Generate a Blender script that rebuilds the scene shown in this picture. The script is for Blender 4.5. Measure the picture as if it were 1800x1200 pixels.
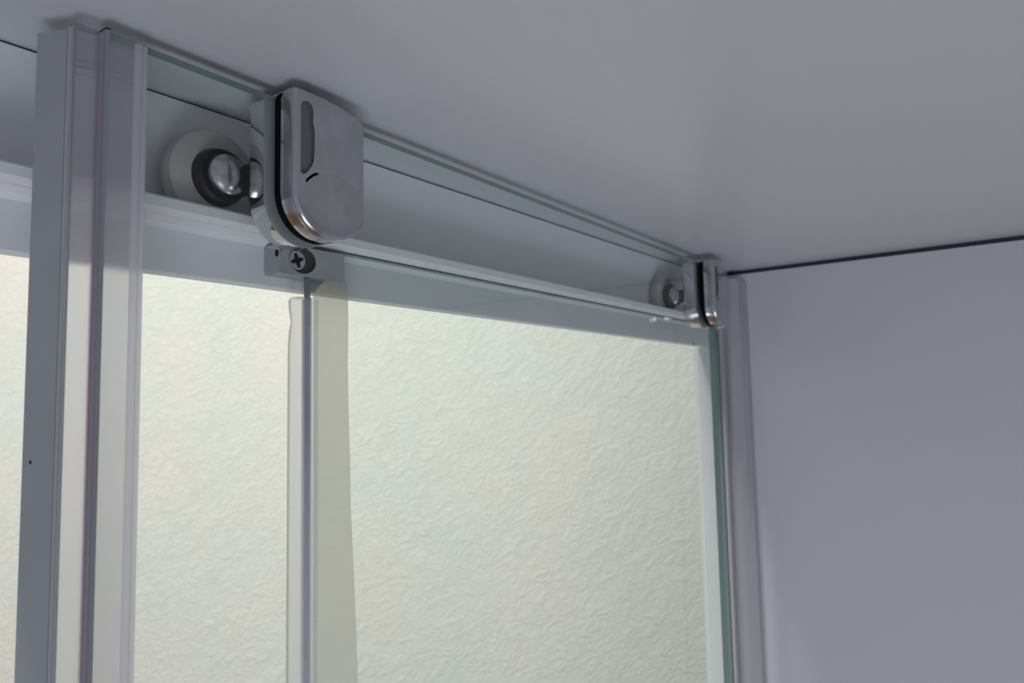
import bpy, bmesh, math
from mathutils import Vector, Matrix
from mathutils.geometry import delaunay_2d_cdt
D = bpy.data
for o in list(D.objects): D.objects.remove(o)
S = bpy.context.scene; C = S.collection
U = 0.22            # metres per layout unit (unit = distance from the lens to the header rail)
ZC = 1.85           # height of the lens

# ------------------------------------------------------------------ camera
cam_d = D.cameras.new('camera'); cam = D.objects.new('camera', cam_d); C.objects.link(cam)
F = 1295.0
xa = Vector((950, -92, -F)).normalized()
zr = Vector((-280, 14600, -F)); za = (zr - xa * zr.dot(xa)).normalized(); ya = za.cross(xa)
cam.matrix_world = Matrix.Translation((0, 0, ZC)) @ Matrix((xa, ya, za)).to_4x4()
cam_d.sensor_width = 36; cam_d.lens = F / 1800 * 36
cam_d.clip_start = 0.005; cam_d.clip_end = 50
cam_d.dof.use_dof = True; cam_d.dof.focus_distance = 0.245; cam_d.dof.aperture_fstop = 21
S.camera = cam

# ------------------------------------------------------------------ world, lights, exposure
W = D.worlds.new('world'); S.world = W; W.use_nodes = True
bg = W.node_tree.nodes['Background']
bg.inputs['Color'].default_value = (0.78, 0.87, 1.0, 1); bg.inputs['Strength'].default_value = 0.34
def area(name, loc, target, sx, sy, power, col):
    l = D.lights.new(name, 'AREA'); l.shape = 'RECTANGLE'; l.size = sx; l.size_y = sy; l.energy = power; l.color = col
    o = D.objects.new(name, l); C.objects.link(o); o.location = loc
    o.rotation_euler = (Vector(target) - Vector(loc)).to_track_quat('-Z', 'Y').to_euler(); return o
area('room_lamp', (-0.62, 0.34, 2.95), (1.1, 0.85, 1.4), 0.45, 0.40, 35.5, (1.0, 0.97, 0.90))
area('cabin_fill', (-0.35, -0.6, 0.72), (0.3, 0.15, 1.9), 0.8, 0.5, 8.5, (0.80, 0.88, 1.0))  # added fill low in the cabin, out of view, standing in for bounced daylight
S.view_settings.view_transform = 'Standard'; S.view_settings.look = 'None'
S.view_settings.gamma = 1; S.view_settings.use_curve_mapping = False; S.view_settings.exposure = 0.0

# ------------------------------------------------------------------ materials
def principled(name, col, rough=0.4, metal=0.0, spec=0.5, noise=None, bump=None, coat=0):
    m = D.materials.new(name); m.use_nodes = True; nt = m.node_tree; b = nt.nodes['Principled BSDF']
    b.inputs['Base Color'].default_value = (*col, 1); b.inputs['Roughness'].default_value = rough
    b.inputs['Metallic'].default_value = metal; b.inputs['Specular IOR Level'].default_value = spec
    b.inputs['Coat Weight'].default_value = coat
    tc = nt.nodes.new('ShaderNodeTexCoord')
    if noise:                       # (scale, second colour, amount)
        n = nt.nodes.new('ShaderNodeTexNoise'); n.inputs['Scale'].default_value = noise[0]; n.inputs['Detail'].default_value = 4
        r = nt.nodes.new('ShaderNodeMapRange'); r.inputs['From Min'].default_value = .35; r.inputs['From Max'].default_value = .7
        r.inputs['To Max'].default_value = noise[2]
        mx = nt.nodes.new('ShaderNodeMix'); mx.data_type = 'RGBA'
        mx.inputs['A'].default_value = (*col, 1); mx.inputs['B'].default_value = (*noise[1], 1)
        nt.links.new(tc.outputs['Object'], n.inputs['Vector']); nt.links.new(n.outputs['Fac'], r.inputs['Value'])
        nt.links.new(r.outputs['Result'], mx.inputs['Factor']); nt.links.new(mx.outputs['Result'], b.inputs['Base Color'])
    if bump:                        # (scale, strength, distance)
        n = nt.nodes.new('ShaderNodeTexNoise'); n.inputs['Scale'].default_value = bump[0]; n.inputs['Detail'].default_value = 3
        bp = nt.nodes.new('ShaderNodeBump'); bp.inputs['Strength'].default_value = bump[1]; bp.inputs['Distance'].default_value = bump[2]
        nt.links.new(tc.outputs['Object'], n.inputs['Vector']); nt.links.new(n.outputs['Fac'], bp.inputs['Height'])
        nt.links.new(bp.outputs['Normal'], b.inputs['Normal'])
    return m
def clear(name, tint, tr, diff, trl, gloss_rough, refr=0.0, refr_rough=.1, body=(.9, .9, .93)):
    """clear sheet: straight see-through, some milky body, fresnel reflection"""
    m = D.materials.new(name); m.use_nodes = True; nt = m.node_tree; nt.nodes.clear(); L = nt.links.new
    out = nt.nodes.new('ShaderNodeOutputMaterial')
    t = nt.nodes.new('ShaderNodeBsdfTransparent'); t.inputs['Color'].default_value = (*tint, 1)
    g = nt.nodes.new('ShaderNodeBsdfGlossy'); g.inputs['Roughness'].default_value = gloss_rough
    fr = nt.nodes.new('ShaderNodeFresnel'); fr.inputs['IOR'].default_value = 1.45
    cur = t.outputs[0]
    def mixin(sh, fac):
        nonlocal cur
        mx = nt.nodes.new('ShaderNodeMixShader'); mx.inputs[0].default_value = fac
        L(cur, mx.inputs[1]); L(sh, mx.inputs[2]); cur = mx.outputs[0]
    if refr:
        r = nt.nodes.new('ShaderNodeBsdfRefraction'); r.inputs['IOR'].default_value = 1.12; r.inputs['Roughness'].default_value = refr_rough
        r.inputs['Color'].default_value = (*tint, 1); mixin(r.outputs[0], refr)
    if trl:
        a = nt.nodes.new('ShaderNodeBsdfTranslucent'); a.inputs['Color'].default_value = (*body, 1); mixin(a.outputs[0], trl)
    if diff:
        a = nt.nodes.new('ShaderNodeBsdfDiffuse'); a.inputs['Color'].default_value = (*body, 1); mixin(a.outputs[0], diff)
    geo = nt.nodes.new('ShaderNodeNewGeometry')      # reflect on outer faces only (no total reflection inside)
    inv = nt.nodes.new('ShaderNodeMath'); inv.operation = 'SUBTRACT'; inv.inputs[0].default_value = 1; L(geo.outputs['Backfacing'], inv.inputs[1])
    mu = nt.nodes.new('ShaderNodeMath'); mu.operation = 'MULTIPLY'; L(fr.outputs[0], mu.inputs[0]); L(inv.outputs[0], mu.inputs[1])
    mx = nt.nodes.new('ShaderNodeMixShader'); L(mu.outputs[0], mx.inputs[0]); L(cur, mx.inputs[1]); L(g.outputs[0], mx.inputs[2])
    L(mx.outputs[0], out.inputs[0]); return m

M = {}
M['acrylic'] = principled('white_acrylic_roof', (.60, .61, .64), .30, spec=.5, bump=(2.2, .25, .02), noise=(3, (.56, .57, .59), .5))
M['panel'] = principled('white_acrylic_panel', (.66, .66, .70), .20, spec=.5, bump=(1.6, .12, .02))
M['alu'] = principled('white_lacquered_aluminium', (.82, .83, .85), .55, spec=.35, noise=(14, (.76, .77, .79), .5))
M['frame'] = principled('white_frame_post', (.70, .73, .73), .4, spec=.4)
M['gap'] = principled('dark_joint_seal', (.025, .03, .05), .6)
M['chrome'] = principled('chrome', (.74, .73, .75), .07, 1.0, bump=(30, .05, .001))
M['chrome_dull'] = principled('worn_chrome', (.55, .55, .58), .22, 1.0, noise=(120, (.46, .46, .48), .8))
M['steel'] = principled('bare_steel', (.62, .63, .64), .25, 1.0, noise=(200, (.3, .3, .31), .7))
M['recess'] = principled('grey_recess', (.17, .17, .165), .5, .3)
M['rubber'] = principled('black_rubber', (.004, .004, .005), .7, spec=.1)
M['dark'] = principled('dark_greased_metal', (.008, .007, .009), .5, .2, noise=(150, (.03, .02, .018), .8))
M['nylon'] = principled('white_nylon_wheel', (.52, .51, .49), .45, noise=(60, (.42, .40, .38), .6))
M['glass'] = clear('clear_glass', (.985, .995, .988), 1, 0.0, 0, .02)
M['glass_edge'] = principled('green_glass_edge', (.15, .24, .215), .15, spec=.6)
M['grey_plastic'] = principled('grey_magnet_strip', (.37, .375, .39), .5, noise=(60, (.34, .35, .365), .6))
M['dark_plastic'] = principled('dark_magnet_core', (.27, .295, .30), .45)
M['pale_plastic'] = principled('pale_seal_lip', (.42, .43, .44), .45)
M['web'] = clear('pale_lilac_seal_web', (.95, .95, 1.0), .5, .30, .42, .3, .2, .2, (.93, .92, 1.0))
M['collar'] = principled('brown_grey_collar', (.07, .062, .06), .5, .3, noise=(150, (.12, .10, .10), .8))
M['clear_plastic'] = clear('clear_plastic', (.985, .98, .992), .6, .05, .12, .12, .45, .2)
M['clear_bright'] = clear('clear_glossy_plastic', (.985, .98, .995), .6, .03, .22, .06, .55, .2)
M['rib'] = clear('white_translucent_rib', (.99, .985, 1), .4, .12, .45, .06, .3, .2, (.98, .97, 1))
M['lilac'] = clear('lilac_plastic_lip', (1.0, .94, 1.0), .6, .12, .30, .2, .1, .2, (.98, .86, .98))
M['milky'] = clear('milky_plastic_flap', (.99, .985, .96), .3, .13, .38, .4, 0, .2, (.98, .97, .93))
M['jamb_plastic'] = clear('hazy_wall_seal', (.95, .94, .96), .5, .45, .3, .2, .4, .2, (.86, .84, .88))

# embossed wallpaper
m = D.materials.new('embossed_wallpaper'); m.use_nodes = True; nt = m.node_tree; b = nt.nodes['Principled BSDF']; L = nt.links.new
b.inputs['Roughness'].default_value = .75; b.inputs['Specular IOR Level'].default_value = .25
tc = nt.nodes.new('ShaderNodeTexCoord')
mp = nt.nodes.new('ShaderNodeMapping'); mp.inputs['Scale'].default_value = (.85, 1, 1.5)
mr = nt.nodes.new('ShaderNodeMapping'); mr.inputs['Rotation'].default_value = (0, math.radians(42), 0)
L(tc.outputs['Object'], mr.inputs['Vector']); L(mr.outputs[0], mp.inputs['Vector'])
n1 = nt.nodes.new('ShaderNodeTexNoise'); n1.inputs['Scale'].default_value = 42; n1.inputs['Detail'].default_value = 3.5; n1.inputs['Roughness'].default_value = .5; n1.inputs['Distortion'].default_value = 1.2
L(mp.outputs[0], n1.inputs['Vector'])
a1 = nt.nodes.new('ShaderNodeMath'); a1.operation = 'SUBTRACT'; a1.inputs[1].default_value = .5; L(n1.outputs['Fac'], a1.inputs[0])
a2 = nt.nodes.new('ShaderNodeMath'); a2.operation = 'ABSOLUTE'; L(a1.outputs[0], a2.inputs[0])
a3 = nt.nodes.new('ShaderNodeMath'); a3.operation = 'POWER'; a3.inputs[1].default_value = .6; L(a2.outputs[0], a3.inputs[0])
n2 = nt.nodes.new('ShaderNodeTexNoise'); n2.inputs['Scale'].default_value = 14; n2.inputs['Detail'].default_value = 3; L(mp.outputs[0], n2.inputs['Vector'])
a4 = nt.nodes.new('ShaderNodeMath'); a4.operation = 'MULTIPLY_ADD'; a4.inputs[1].default_value = 1.0; L(n2.outputs['Fac'], a4.inputs[0]); L(a3.outputs[0], a4.inputs[2])
bp = nt.nodes.new('ShaderNodeBump'); bp.inputs['Strength'].default_value = .54; bp.inputs['Distance'].default_value = .005
L(a4.outputs[0], bp.inputs['Height']); L(bp.outputs[0], b.inputs['Normal'])
n3 = nt.nodes.new('ShaderNodeTexNoise'); n3.inputs['Scale'].default_value = 5; n3.inputs['Detail'].default_value = 5; L(tc.outputs['Object'], n3.inputs['Vector'])
cr = nt.nodes.new('ShaderNodeValToRGB'); cr.color_ramp.elements[0].position = .35; cr.color_ramp.elements[1].position = .68
cr.color_ramp.elements[0].color = (.70, .735, .68, 1); cr.color_ramp.elements[1].color = (.76, .735, .68, 1)
L(n3.outputs['Fac'], cr.inputs[0]); L(cr.outputs[0], b.inputs['Base Color'])
M['wallpaper'] = m
# wooden floor
m = D.materials.new('brown_wood_floor'); m.use_nodes = True; nt = m.node_tree; b = nt.nodes['Principled BSDF']; L = nt.links.new
b.inputs['Roughness'].default_value = .4
tc = nt.nodes.new('ShaderNodeTexCoord'); mp = nt.nodes.new('ShaderNodeMapping'); mp.inputs['Scale'].default_value = (2, 30, 1)
n1 = nt.nodes.new('ShaderNodeTexNoise'); n1.inputs['Scale'].default_value = 3; n1.inputs['Detail'].default_value = 6
cr = nt.nodes.new('ShaderNodeValToRGB'); cr.color_ramp.elements[0].color = (.20, .10, .05, 1); cr.color_ramp.elements[1].color = (.42, .24, .13, 1)
L(tc.outputs['Object'], mp.inputs[0]); L(mp.outputs[0], n1.inputs['Vector']); L(n1.outputs['Fac'], cr.inputs[0]); L(cr.outputs[0], b.inputs['Base Color'])
M['wood'] = m

# ------------------------------------------------------------------ mesh helpers (layout units -> metres)
def W3(x, y, z): return (x * U, y * U, z * U)
def link(name, bm, mat, parent=None, loc=None, smooth=False, mats=None):
    me = D.meshes.new(name); bmesh.ops.recalc_face_normals(bm, faces=bm.faces[:]); bm.to_mesh(me); bm.free()
    for mm in (mats or [mat]): me.materials.append(mm)
    if smooth:
        for p in me.polygons: p.use_smooth = True
        me.set_sharp_from_angle(angle=math.radians(38))
    o = D.objects.new(name, me); C.objects.link(o)
    if parent: o.parent = parent
    if loc: o.location = loc
    return o
def box(bm, x0, x1, y0, y1, z0, z1, bev=0, mi=0, seg=2):
    vs = [bm.verts.new(W3(x, y, z)) for x in (x0, x1) for y in (y0, y1) for z in (z0, z1)]
    fs = [bm.faces.new([vs[i] for i in q]) for q in ((0,1,3,2),(4,6,7,5),(0,4,5,1),(2,3,7,6),(0,2,6,4),(1,5,7,3))]
    for f in fs: f.material_index = mi
    if bev:
        es = {e for f in fs for e in f.edges}
        bmesh.ops.bevel(bm, geom=list(es), offset=bev * U, segments=seg, profile=.5, affect='EDGES')
    return fs
def extr_y(bm, pts, y0, y1, bev_front=0, bev_back=0, seg=3):
    """outline (x,z) extruded along y; y0 is the side nearer the camera"""
    a = [bm.verts.new(W3(x, y0, z)) for x, z in pts]; c = [bm.verts.new(W3(x, y1, z)) for x, z in pts]
    n = len(pts); fa = bm.faces.new(a); fb = bm.faces.new(c[::-1])
    for i in range(n): bm.faces.new((a[i], c[i], c[(i+1) % n], a[(i+1) % n]))
    bmesh.ops.recalc_face_normals(bm, faces=bm.faces[:])
    if bev_front: bmesh.ops.bevel(bm, geom=list(fa.edges), offset=bev_front * U, segments=seg, profile=.5, affect='EDGES')
    if bev_back: bmesh.ops.bevel(bm, geom=[e for e in fb.edges if fb.is_valid], offset=bev_back * U, segments=seg, profile=.5, affect='EDGES')
def extr_z(bm, pts, z0, z1, closed=True):
    a = [bm.verts.new(W3(x, y, z0)) for x, y in pts]; c = [bm.verts.new(W3(x, y, z1)) for x, y in pts]
    n = len(pts); bm.faces.new(a[::-1]); bm.faces.new(c)
    for i in range(n): bm.faces.new((a[i], a[(i+1) % n], c[(i+1) % n], c[i]))
def extr_x(bm, pts, x0, x1, dz=0):
    a = [bm.verts.new(W3(x0, y, z)) for y, z in pts]; c = [bm.verts.new(W3(x1, y, z + dz)) for y, z in pts]
    n = len(pts); bm.faces.new(a[::-1]); bm.faces.new(c)
    for i in range(n): bm.faces.new((a[i], a[(i+1) % n], c[(i+1) % n], c[i]))
def lathe_y(bm, prof, cx, cz, seg=48):
    """profile (y, r) turned about an axis along y"""
    rings = []
    for y, r in prof:
        if r < 1e-6: rings.append([bm.verts.new(W3(cx, y, cz))])
        else: rings.append([bm.verts.new(W3(cx + r*math.cos(2*math.pi*k/seg), y, cz + r*math.sin(2*math.pi*k/seg))) for k in range(seg)])
    for p, q in zip(rings, rings[1:]):
        for k in range(seg):
            j = (k+1) % seg
            if len(p) == 1 and len(q) == 1: continue
            if len(p) == 1: bm.faces.new((p[0], q[j], q[k]))
            elif len(q) == 1: bm.faces.new((p[k], p[j], q[0]))
            else: bm.faces.new((p[k], p[j], q[j], q[k]))
def empty(name, loc, rz=0):
    o = D.objects.new(name, None); C.objects.link(o); o.location = loc; o.rotation_euler.z = rz; o.empty_display_size = .02; return o
def tag(o, label=None, cat=None, group=None, kind=None):
    if label: o['label'] = label
    if cat: o['category'] = cat
    if group: o['group'] = group
    if kind: o['kind'] = kind
    return o
O3 = (0, 0, ZC)

# ------------------------------------------------------------------ setting
def ceil_z(x): return .467 + .0055 * x
XR = 2.694                                     # inner face of the right wall
bm = bmesh.new()
pts = [(-1.6, ceil_z(-1.6)), (XR + .1, ceil_z(XR + .1)), (XR + .1, .62), (-1.6, .62)]
extr_y(bm, pts, -3.2, 1.10)
tag(link('ceiling', bm, M['acrylic'], loc=O3), 'glossy white shower cabin roof', kind='structure')
bm = bmesh.new(); box(bm, XR, XR + .06, -3.2, 1.10, -8.3, .4665)
tag(link('wall_right', bm, M['panel'], loc=O3), 'glossy white acrylic wall of the shower cabin', kind='structure')
bm = bmesh.new(); box(bm, -1.6, XR, -3.26, -3.2, -8.3, .46)
tag(link('wall_front', bm, M['panel'], loc=O3), kind='structure')
bm = bmesh.new(); box(bm, XR + .004, XR + .05, -3.2, 1.06, .4665, .4818)
tag(link('trim_1', bm, M['gap'], loc=O3), 'dark joint between roof and right wall', kind='structure')
# the wallpapered wall runs obliquely behind the cabin, turning a corner well left of the frame
WN = Vector((.87, .50, 0)).normalized()
bm = bmesh.new(); box(bm, -9, 6.35, 0, .3, -ZC / U, 5.5)
w = tag(link('wall_back', bm, M['wallpaper']), 'cream embossed wallpaper wall beyond the glass', kind='structure')
w.location = (WN.x * 1.25, WN.y * 1.25, ZC); w.rotation_euler.z = math.atan2(WN.y, WN.x) - math.pi / 2
bm = bmesh.new(); box(bm, -9, 1.95, 7.95, 8.2, -ZC / U, 5.5)
tag(link('wall_left', bm, M['wallpaper'], loc=O3), 'cream embossed wallpaper wall with the room door', kind='structure')
bm = bmesh.new(); box(bm, -9, 11, -9, 8.2, -ZC / U - .2, -ZC / U)
tag(link('floor', bm, M['wood'], loc=O3), kind='structure')

bm = bmesh.new(); box(bm, -5.6, -1.0, 7.85, 7.95, -ZC / U, .75, bev=.03)
for k in range(2): box(bm, -5.1 + 2.0*k, -3.4 + 2.0*k, 7.81, 7.86, -4.2, .3, bev=.02)
tag(link('door_1', bm, M['wood'], loc=O3), 'brown wooden room door beyond the cabin', kind='structure')

# ------------------------------------------------------------------ header rail of the cabin
rail = empty('header_rail', (0, 1.0 * U, ZC))
tag(rail, 'white aluminium header rail running under the cabin roof with a roller channel', 'rail')
def rel(o): o.location = (0, -1.0 * U, 0); return o
X0r, X1r = -1.4, XR
bm = bmesh.new()
prof = [(1.030, .4605), (1.030, .270), (.968, .270), (.968, .2905), (.9655, .2935), (.957, .2935), (.9545, .2905), (.9545, .2775),
        (.957, .2740), (.992, .2665), (1.0, .2600), (1.0, .1985), (1.0015, .1965), (1.026, .1965), (1.028, .20), (1.028, .255), (1.06, .255), (1.06, .4605)]
va = [bm.verts.new(W3(X0r, y, z if z < .46 else ceil_z(X0r) - .0030)) for y, z in prof]; vc = [bm.verts.new(W3(X1r, y, z if z < .46 else ceil_z(X1r) - .0042)) for y, z in prof]
bm.faces.new(va); bm.faces.new(vc[::-1])
for i in range(len(prof)): bm.faces.new((va[i], vc[i], vc[(i+1) % len(prof)], va[(i+1) % len(prof)]))
rel(link('rail_profile', bm, M['alu'], rail))
bm = bmesh.new()
n = 2
a = [(1.033, .4570), (1.058, .4570), (1.058, ceil_z(X0r)), (1.033, ceil_z(X0r))]; c = [(1.033, .4570), (1.058, .4570), (1.058, ceil_z(X1r)), (1.033, ceil_z(X1r))]
va = [bm.verts.new(W3(X0r, *p)) for p in a]; vc = [bm.verts.new(W3(X1r, *p)) for p in c]
bm.faces.new(va); bm.faces.new(vc[::-1])
for i in range(4): bm.faces.new((va[i], vc[i], vc[(i+1) % 4], va[(i+1) % 4]))
rel(tag(link('joint_seal', bm, M['gap'], rail), 'dark thin seal between rail and roof'))

# ------------------------------------------------------------------ corner post at the right, behind the glass
post = tag(empty('frame_post', W3(2.56, 1.01, 0)), 'white upright frame post in the right corner behind the glass', 'post')
post.location = (2.56 * U, 1.01 * U, 0)
def rel2(o, e): o.location = Vector((0, 0, ZC)) - e.location; return o
bm = bmesh.new(); box(bm, 2.602, XR, 1.0, 1.066, -8.3, .1965, bev=.003)
rel2(link('post_profile', bm, M['frame'], post), post)
bm = bmesh.new(); box(bm, 2.600, 2.604, 1.048, 1.054, -8.3, .196)
rel2(link('post_groove', bm, M['alu'], post), post)
bm = bmesh.new(); lathe_y(bm, [(.9985, 0), (.9985, .004), (1.0005, .004)], 2.445, .200, 12)
rel2(tag(link('rivet', bm, M['dark'], post), 'tiny dark rivet'), post)

# ------------------------------------------------------------------ wall seal on the right wall
ws = tag(empty('wall_seal', (2.65 * U, .93 * U, 0)), 'hazy plastic upright seal strip with a rounded top fixed to the right wall', 'seal')
def ribbon_side(bm, x0, x1, y0, y1, zb, zt, r, seg=6):
    """box whose upper front edge (at y0) is rounded, seen in y-z"""
    pts = [(y1, zb), (y0, zb), (y0, zt - r)] + [(y0 + r - r*math.cos(t*math.pi/2/seg), zt - r + r*math.sin(t*math.pi/2/seg)) for t in range(1, seg + 1)] + [(y1, zt)]
    extr_x(bm, pts, x0, x1)
bm = bmesh.new(); ribbon_side(bm, 2.655, XR, .885, .985, -8.3, .452, .03)
rel2(link('channel', bm, M['jamb_plastic'], ws), ws)
bm = bmesh.new()
pts = [(2.655 - .018*math.sin(math.pi*k/8), .965 - .03*k/8*2) for k in range(9)]
pts = [(2.655, .905)] + [(2.655 - .022*math.sin(math.pi*k/8), .905 + .06*k/8) for k in range(1, 8)] + [(2.655, .965)]
extr_z(bm, pts, -8.3, .445)
rel2(link('bulb', bm, M['jamb_plastic'], ws, smooth=True), ws)

# ------------------------------------------------------------------ fixed pane
fx = tag(empty('fixed_pane', (1.6 * U, .978 * U, 0)), 'fixed clear glass pane under the header rail with green top edge and milky left seal', 'glass pane')
def pane(bm, x0, x1, y0, y1, z0, z1):
    fs = box(bm, x0, x1, y0, y1, z0, z1)
    for f in fs:
        n_ = f.normal if f.normal.length else None
        f.normal_update()
        f.material_index = 0 if abs(f.normal.y) > .9 else 1
bm = bmesh.new(); pane(bm, .772, 2.60, .970, .986, -8.3, .2665)
rel2(link('glass_sheet', bm, None, fx, mats=[M['glass'], M['glass_edge']]), fx)
# bulb seal on its left edge (with the dented top)
bm = bmesh.new()
rows = [(-8.3, 0, 0), (-.1, 0, 0), (.10, 0, 0), (.125, .002, 0), (.14, .006, 0), (.155, .003, 0), (.165, .001, 0), (.176, .001, 0), (.181, .007, 0)]
def bulb_ring(z, dent):
    out = []
    for k in range(9):
        t = math.pi * k / 8
        out.append((.770 - (.033 - dent) * math.sin(t), .978 - .018 * math.cos(t)))
    out += []
    return [bm.verts.new(W3(x, y, z)) for x, y in out]
rs = [bulb_ring(z, d) for z, d, _ in rows]
for p, q in zip(rs, rs[1:]):
    for k in range(len(p)): bm.faces.new((p[k], p[(k+1) % len(p)], q[(k+1) % len(p)], q[k]))
bm.faces.new(rs[0][::-1]); bm.faces.new(rs[-1])
rel2(link('edge_seal', bm, M['clear_plastic'], fx, smooth=True), fx)
bm = bmesh.new(); box(bm, .7700, .7717, .9665, .9895, -8.3, .1805)
rel2(link('seal_web', bm, M['web'], fx), fx)
# flap with the wavy free edge and the cut top corner
bm = bmesh.new(); fr_, bk_ = [], []
right = [(.8415, .2120), (.843, .15), (.8415, .08), (.843, .0), (.846, -.08), (.8475, -.16), (.852, -.24), (.857, -.33), (.861, -.42), (.863, -.6), (.863, -8.3)]
outl = [(.7719, .183), (.778, .196), (.790, .2075), (.798, .2120)] + right + [(.7719, -8.3)]
extr_y(bm, outl, .9585, .9625)
rel2(tag(link('seal_flap', bm, M['milky'], fx), 'milky plastic flap with wavy right edge'), fx)
bm = bmesh.new(); extr_z(bm, [(.771, .9565), (.777, .9565), (.779, .9585), (.771, .9585)], -8.3, .176)
rel2(link('seal_lip', bm, M['clear_plastic'], fx), fx)

# ------------------------------------------------------------------ clip that holds the fixed pane
clip = tag(empty('glass_clip', (.77 * U, .98 * U, ZC + .215 * U)), 'small worn chrome clip with a cross-head screw below the near roller bracket', 'clip')
def slot(cx, cz, rx, rz, n=28): return [(cx + rx*math.cos(2*math.pi*k/n), cz + rz*math.sin(2*math.pi*k/n)) for k in range(n)]
# body: front face with a real oval hole
bm = bmesh.new()
x0, x1, z0, z1, yf, yb = .705, .836, .2135, .2615, .9605, .999
cx, cz = .7490, .2390
N = 32
def rect_pt(a):
    """point on the rectangle in direction a from the hole centre"""
    dx, dz = math.cos(a), math.sin(a); ts = []
    if dx > 1e-9: ts.append((x1 - cx)/dx)
    if dx < -1e-9: ts.append((x0 - cx)/dx)
    if dz > 1e-9: ts.append((z1 - cz)/dz)
    if dz < -1e-9: ts.append((z0 - cz)/dz)
    t = min(ts); return cx + dx*t, cz + dz*t
angs = sorted([2*math.pi*k/N for k in range(N)] + [math.atan2(zz - cz, xx - cx) % (2*math.pi) for xx in (x0, x1) for zz in (z0, z1)])
outer = [bm.verts.new(W3(rect_pt(a)[0], yf, rect_pt(a)[1])) for a in angs]
inner = [bm.verts.new(W3(cx + .0268*math.cos(a), yf, cz + .0212*math.sin(a))) for a in angs]
deep = [bm.verts.new(W3(cx + .0268*math.cos(a), yf + .0088, cz + .0212*math.sin(a))) for a in angs]
back = [bm.verts.new(W3(rect_pt(a)[0], yb, rect_pt(a)[1])) for a in angs]
n = len(angs)
for i in range(n):
    j = (i+1) % n
    bm.faces.new((outer[i], outer[j], inner[j], inner[i])); f = bm.faces.new((inner[i], inner[j], deep[j], deep[i])); f.material_index = 1
    bm.faces.new((outer[j], outer[i], back[i], back[j]))
f = bm.faces.new(deep); f.material_index = 1; bm.faces.new(back)
bmesh.ops.recalc_face_normals(bm, faces=bm.faces[:])
corner = [e for e in bm.edges if len({tuple(round(c, 7) for c in (v.co.x, v.co.z)) for v in e.verts}) == 1 and
          any(abs(e.verts[0].co.x - xx*U) < 1e-7 and abs(e.verts[0].co.z - zz*U) < 1e-7 for xx in (x0, x1) for zz in (z0, z1))]
bmesh.ops.bevel(bm, geom=corner, offset=.004*U, segments=3, profile=.5, affect='EDGES')
rel2(link('clip_body', bm, None, clip, mats=[M['chrome_dull'], M['collar']]), clip)
# screw head with a cross recess
bm = bmesh.new(); sx, sz, sy = .7425, .2390, .9655
lathe_y(bm, [(sy + .0036, .0175), (sy + .002, .0175), (sy, .0155), (sy, .0)], sx, sz, 32)
sc = rel2(tag(link('screw', bm, M['steel'], clip, smooth=True), 'steel cross-head screw'), clip)
bm = bmesh.new()
for r in (20, 110):
    a = math.radians(r); dx, dz = math.cos(a), math.sin(a); w, h = .0046, .0120
    q = [(dx*h - dz*w*.5, dz*h + dx*w*.5), (dx*h + dz*w*.5, dz*h - dx*w*.5), (dz*w, -dx*w), (-dx*h + dz*w*.5, -dz*h - dx*w*.5), (-dx*h - dz*w*.5, -dz*h + dx*w*.5), (-dz*w, dx*w)]
    extr_y(bm, [(sx + p[0], sz + p[1]) for p in q], sy - .0006, sy + .004)
o = link('cross_recess', bm, M['rubber'], sc)
bm = bmesh.new()
seg = 14; ra = [bm.verts.new(W3(x0 - .0006, .9675 + .0042*math.cos(2*math.pi*k/seg), .2455 + .0058*math.sin(2*math.pi*k/seg))) for k in range(seg)]
rb = [bm.verts.new((v.co.x + .003*U, v.co.y, v.co.z)) for v in ra]
bm.faces.new(ra); bm.faces.new(rb)
for k in range(seg): bm.faces.new((ra[k], ra[(k+1) % seg], rb[(k+1) % seg], rb[k]))
rel2(link('set_screw_hole', bm, M['rubber'], clip), clip)

# ------------------------------------------------------------------ sliding door
ANG = math.atan(.014)
door = empty('sliding_door', (.405 * U, (.8725 + .014*.405) * U, ZC), ANG)
tag(door, 'clear glass sliding door hung on two chrome roller brackets with a plastic magnet seal on its left edge', 'shower door')
def s_of(X): return (X - .405) / math.cos(ANG)      # along the door
ZT = .448
bm = bmesh.new(); pane(bm, -.0075, s_of(2.372), -.009, .009, -8.3, ZT)
link('glass_sheet', bm, None, door, mats=[M['glass'], M['glass_edge']])
# --- leading edge seal; local s, t
seal = None
def strip(name, pts, z1, mat, parent, smooth=False, label=None):
    bm = bmesh.new(); extr_z(bm, pts, -8.3, z1)
    o = link(name, bm, mat, parent, smooth=smooth)
    if label: o['label'] = label
    return o
def arc(cx, cy, rx, ry, a0, a1, n=10):
    return [(cx + rx*math.cos(math.radians(a0 + (a1-a0)*k/n)), cy + ry*math.sin(math.radians(a0 + (a1-a0)*k/n))) for k in range(n+1)]
seal = strip('magnet_seal', [(-.0600, .049), (-.0575, .052), (-.0390, .0165), (-.0430, .0130)], ZT - .004, M['grey_plastic'], door, label='grey opaque magnet strip')
bm = bmesh.new(); lathe_y(bm, [(0, 0), (0, .0022), (.002, .0022)], 0, 0, 10)
dot = link('speck', bm, M['rubber'], seal); dot.location = W3(-.0545, .0385, -.052)
strip('pale_lip', [(-.0428, .0122), (-.0388, .0160), (-.0355, .0085), (-.0400, .0040)], ZT - .002, M['pale_plastic'], seal)
bm = bmesh.new(); box(bm, -.0122, -.0070, -.0128, .0106, ZT + .0013, ZT + .0030)
link('end_cap', bm, M['rubber'], seal)
strip('clear_tube', arc(-.0270, .004, .0145, .0085, 180, 330) + arc(-.0270, .010, .0145, .006, 0, 180), ZT, M['clear_bright'], seal, smooth=True)
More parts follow.
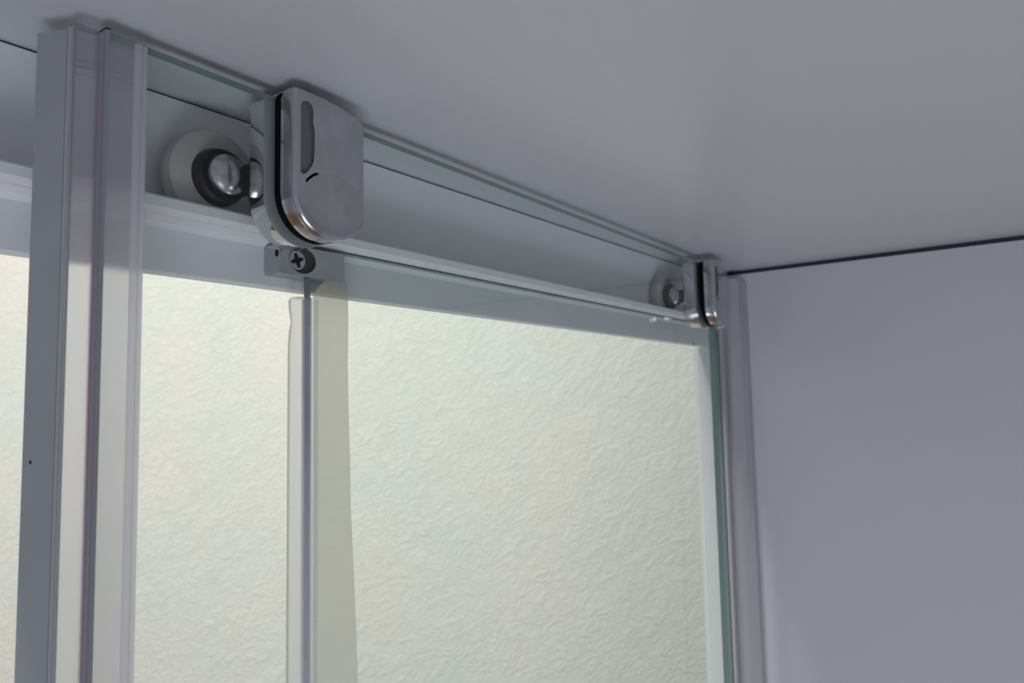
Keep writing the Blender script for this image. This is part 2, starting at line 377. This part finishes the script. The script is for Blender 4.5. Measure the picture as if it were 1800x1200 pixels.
strip('lilac_lip', [(-.0148, -.002), (-.0122, -.006), (-.0121, .004), (-.0145, .004)], ZT - .002, M['lilac'], seal)
strip('dark_core', [(-.0120, -.0120), (-.0078, -.0125), (-.0078, .0105), (-.0120, .010)], ZT + .0012, M['dark_plastic'], seal, label='dark core of the magnet seal')
ch = strip('clear_channel', [(-.0077, -.0145), (.0360, -.0115), (.0360, -.0095), (-.0077, -.0095)], ZT - .001, M['clear_plastic'], door)
strip('channel_rib', arc(.0265, -.0125, .0050, .0045, 180, 360, 8), ZT - .004, M['rib'], ch, smooth=True)
strip('channel_rib', arc(.0345, -.0120, .0030, .0040, 180, 360, 8), ZT - .004, M['rib'], ch, smooth=True)
strip('channel_back', [(-.0077, .0095), (.0360, .0095), (.0360, .0115), (-.0077, .0145)], ZT - .001, M['clear_plastic'], ch)

# --- roller bracket (built once, copied)
BW, RB, TR = .134, .067, .020
def outline(inset=0.0, ztop=.4535, dome=0.0):
    r = RB - inset; c = (BW/2, .3085)
    pts = [(c[0] + r*math.cos(math.radians(a)), c[1] + r*math.sin(math.radians(a))) for a in range(180, 361, 9)]
    x1_, x0_, zt = BW - inset, inset, ztop - inset
    t = TR - inset
    pts += [(x1_ - t + t*math.cos(math.radians(a)), zt - .010 - t + t*math.sin(math.radians(a))) for a in range(0, 76, 15)]
    pts += [(BW*.60, zt - .003), (BW*.40, zt)]
    t = .008
    pts += [(x0_ + t + t*math.cos(math.radians(a)), zt - t + t*math.sin(math.radians(a))) for a in range(90, 181, 30)]
    return pts
def make_bracket(X0):
    s0 = s_of(X0)
    e = link('roller_bracket', (lambda b: (extr_y(b, outline(), .0110, .050, bev_back=.008), b)[1])(bmesh.new()), M['chrome'], door, smooth=True)
    e.location = (s0 * U, 0, 0)
    def sub(name, bm, mat, smooth=False, label=None):
        o = link(name, bm, mat, e, smooth=smooth)
        if label: o['label'] = label
        return o
    b = bmesh.new(); extr_y(b, outline(.004, .4535), -.0155, -.009)
    sub('gasket', b, M['rubber'])
    b = bmesh.new(); extr_y(b, outline(.0015), -.0215, -.0155)
    sub('gasket', b, M['rubber'])
    b = bmesh.new(); extr_y(b, outline(.0004), .0092, .0110)
    sub('rear_pad', b, M['pale_plastic'])
    # front cover: inner slab then the bevelled shell with a real slot recess
    b = bmesh.new(); extr_y(b, outline(.003), -.034, -.0215)
    sub('cover_base', b, M['chrome'], True)
    b = bmesh.new()
    sl = [(.0105, .330), (.0105, .424), (.0125, .431), (.0185, .4345), (.026, .4345), (.031, .430), (.033, .420), (.032, .407), (.035, .397), (.035, .370), (.0335, .350), (.029, .341), (.020, .330), (.014, .3275)]
    cc = (BW/2 + .004, .292)
    cr_ = [(cc[0] + .0585*math.cos(math.radians(k)), cc[1] + .0475*math.sin(math.radians(k))) for k in range(118, 151, 4)] + \
          [(cc[0] + .0622*math.cos(math.radians(k)), cc[1] + .0512*math.sin(math.radians(k))) for k in range(146, 121, -4)]
    oc = (BW/2, .345)
    def ring(inset, y):
        return [b.verts.new(W3(x, y, z)) for x, z in outline(inset)]
    rings = [ring(0, -.034), ring(0, -.047)] + [ring(.009*(1 - math.cos(math.radians(a))), -.047 - .011*math.sin(math.radians(a))) for a in (22, 45, 67, 90)]
    for p, q in zip(rings, rings[1:]):
        for k in range(len(p)): b.faces.new((p[k], p[(k+1) % len(p)], q[(k+1) % len(p)], q[k]))
    b.faces.new(rings[0][::-1])
    loops = [(rings[-1], False)]
    for hole, dep in ((sl, .0045), (cr_, .006)):
        v0 = [b.verts.new(W3(x, -.058, z)) for x, z in hole]; v1 = [b.verts.new(W3(x, -.058 + dep, z)) for x, z in hole]
        for k in range(len(v0)): b.faces.new((v0[k], v0[(k+1) % len(v0)], v1[(k+1) % len(v0)], v1[k])).material_index = 1 if hole is sl else 2
        b.faces.new(v1).material_index = 1 if hole is sl else 2
        loops.append((v0, True))
    vs_, es_, hol = [], [], []
    for lp, hole in loops:                      # face with two openings, triangulated between the loops
        o_ = len(vs_); vs_ += lp; es_ += [(o_ + k, o_ + (k+1) % len(lp)) for k in range(len(lp))]
        if hole: hol.append([(v.co.x, v.co.z) for v in lp])
    def inside(p, poly):
        c = False
        for k in range(len(poly)):
            (xa_, ya_), (xb_, yb_) = poly[k - 1], poly[k]
            if (ya_ > p[1]) != (yb_ > p[1]) and p[0] < (xb_ - xa_)*(p[1] - ya_)/(yb_ - ya_) + xa_: c = not c
        return c
    res = delaunay_2d_cdt([Vector((v.co.x*1000, v.co.z*1000)) for v in vs_], es_, [], 1, 1e-6)
    for tri in res[2]:
        t3 = [vs_[res[3][k][0]] for k in tri]
        m_ = (sum(v.co.x for v in t3)/3, sum(v.co.z for v in t3)/3)
        if not any(inside(m_, h) for h in hol) and inside(m_, [(v.co.x, v.co.z) for v in rings[-1]]): b.faces.new(t3)
    cov = sub('cover', b, M['chrome_dull'], True, 'worn chrome front cover')
    cov.data.materials.append(M['recess']); cov.data.materials.append(M['rubber'])
    # round cap low on the cover
    b = bmesh.new(); lathe_y(b, [(-.050, .0535), (-.0580, .0535), (-.0592, .0515), (-.0600, .047), (-.0606, .03), (-.0608, 0)], cc[0], cc[1], 48)
    for v in b.verts: v.co.x = (v.co.x/U - cc[0])*1.075*U + cc[0]*U; v.co.z = (v.co.z/U - cc[1])*.88*U + cc[1]*U
    sub('cover_cap', b, M['chrome_dull'], True, 'round cap low on the cover')
    # top bridge over the glass
    b = bmesh.new(); box(b, .006, .060, -.030, .030, .4485, .4535, bev=.0015)
    sub('top_bridge', b, M['chrome'])
    # roller: on an arm to the left
    wx, wz = -.0180, .344
    b = bmesh.new(); box(b, wx + .026, .040, .050, .086, .322, .366, bev=.003)
    sub('roller_arm', b, M['dark'])
    b = bmesh.new(); box(b, .010, .015, .049, .080, .318, .352, bev=.001)
    sub('arm_rib', b, M['steel'])
    b = bmesh.new(); lathe_y(b, [(.126, .058), (.126, .066), (.124, .0725), (.120, .0745), (.108, .0745), (.100, .072), (.0965, .066), (.0960, .052), (.0945, .046), (.0945, .036)], wx, wz, 64)
    wh = sub('wheel', b, M['nylon'], True, 'white nylon wheel')
    b = bmesh.new(); lathe_y(b, [(.0965, .0430), (.088, .0425), (.078, .0395), (.0765, .038), (.079, .036), (.084, .034), (.084, .0)], wx, wz, 48)
    sub('bearing', b, M['dark'], True, 'dark greased bearing')
    b = bmesh.new(); lathe_y(b, [(.084, .0305), (.070, .0305), (.0665, .0295), (.0655, .0275), (.0635, .0255), (.0585, .019), (.0560, .010), (.0555, 0)], wx, wz, 40)
    sub('hub_cap', b, M['steel'], True, 'domed steel hub cap')
    return e
b1 = make_bracket(.627); tag(b1, 'near chrome roller bracket with white wheel')
b2 = b1.copy(); C.objects.link(b2); b2.location.x = s_of(2.262) * U; b2['label'] = 'far roller bracket in the corner'
for chd in [c for c in D.objects if c.parent == b1]:
    k = chd.copy(); C.objects.link(k); k.parent = b2
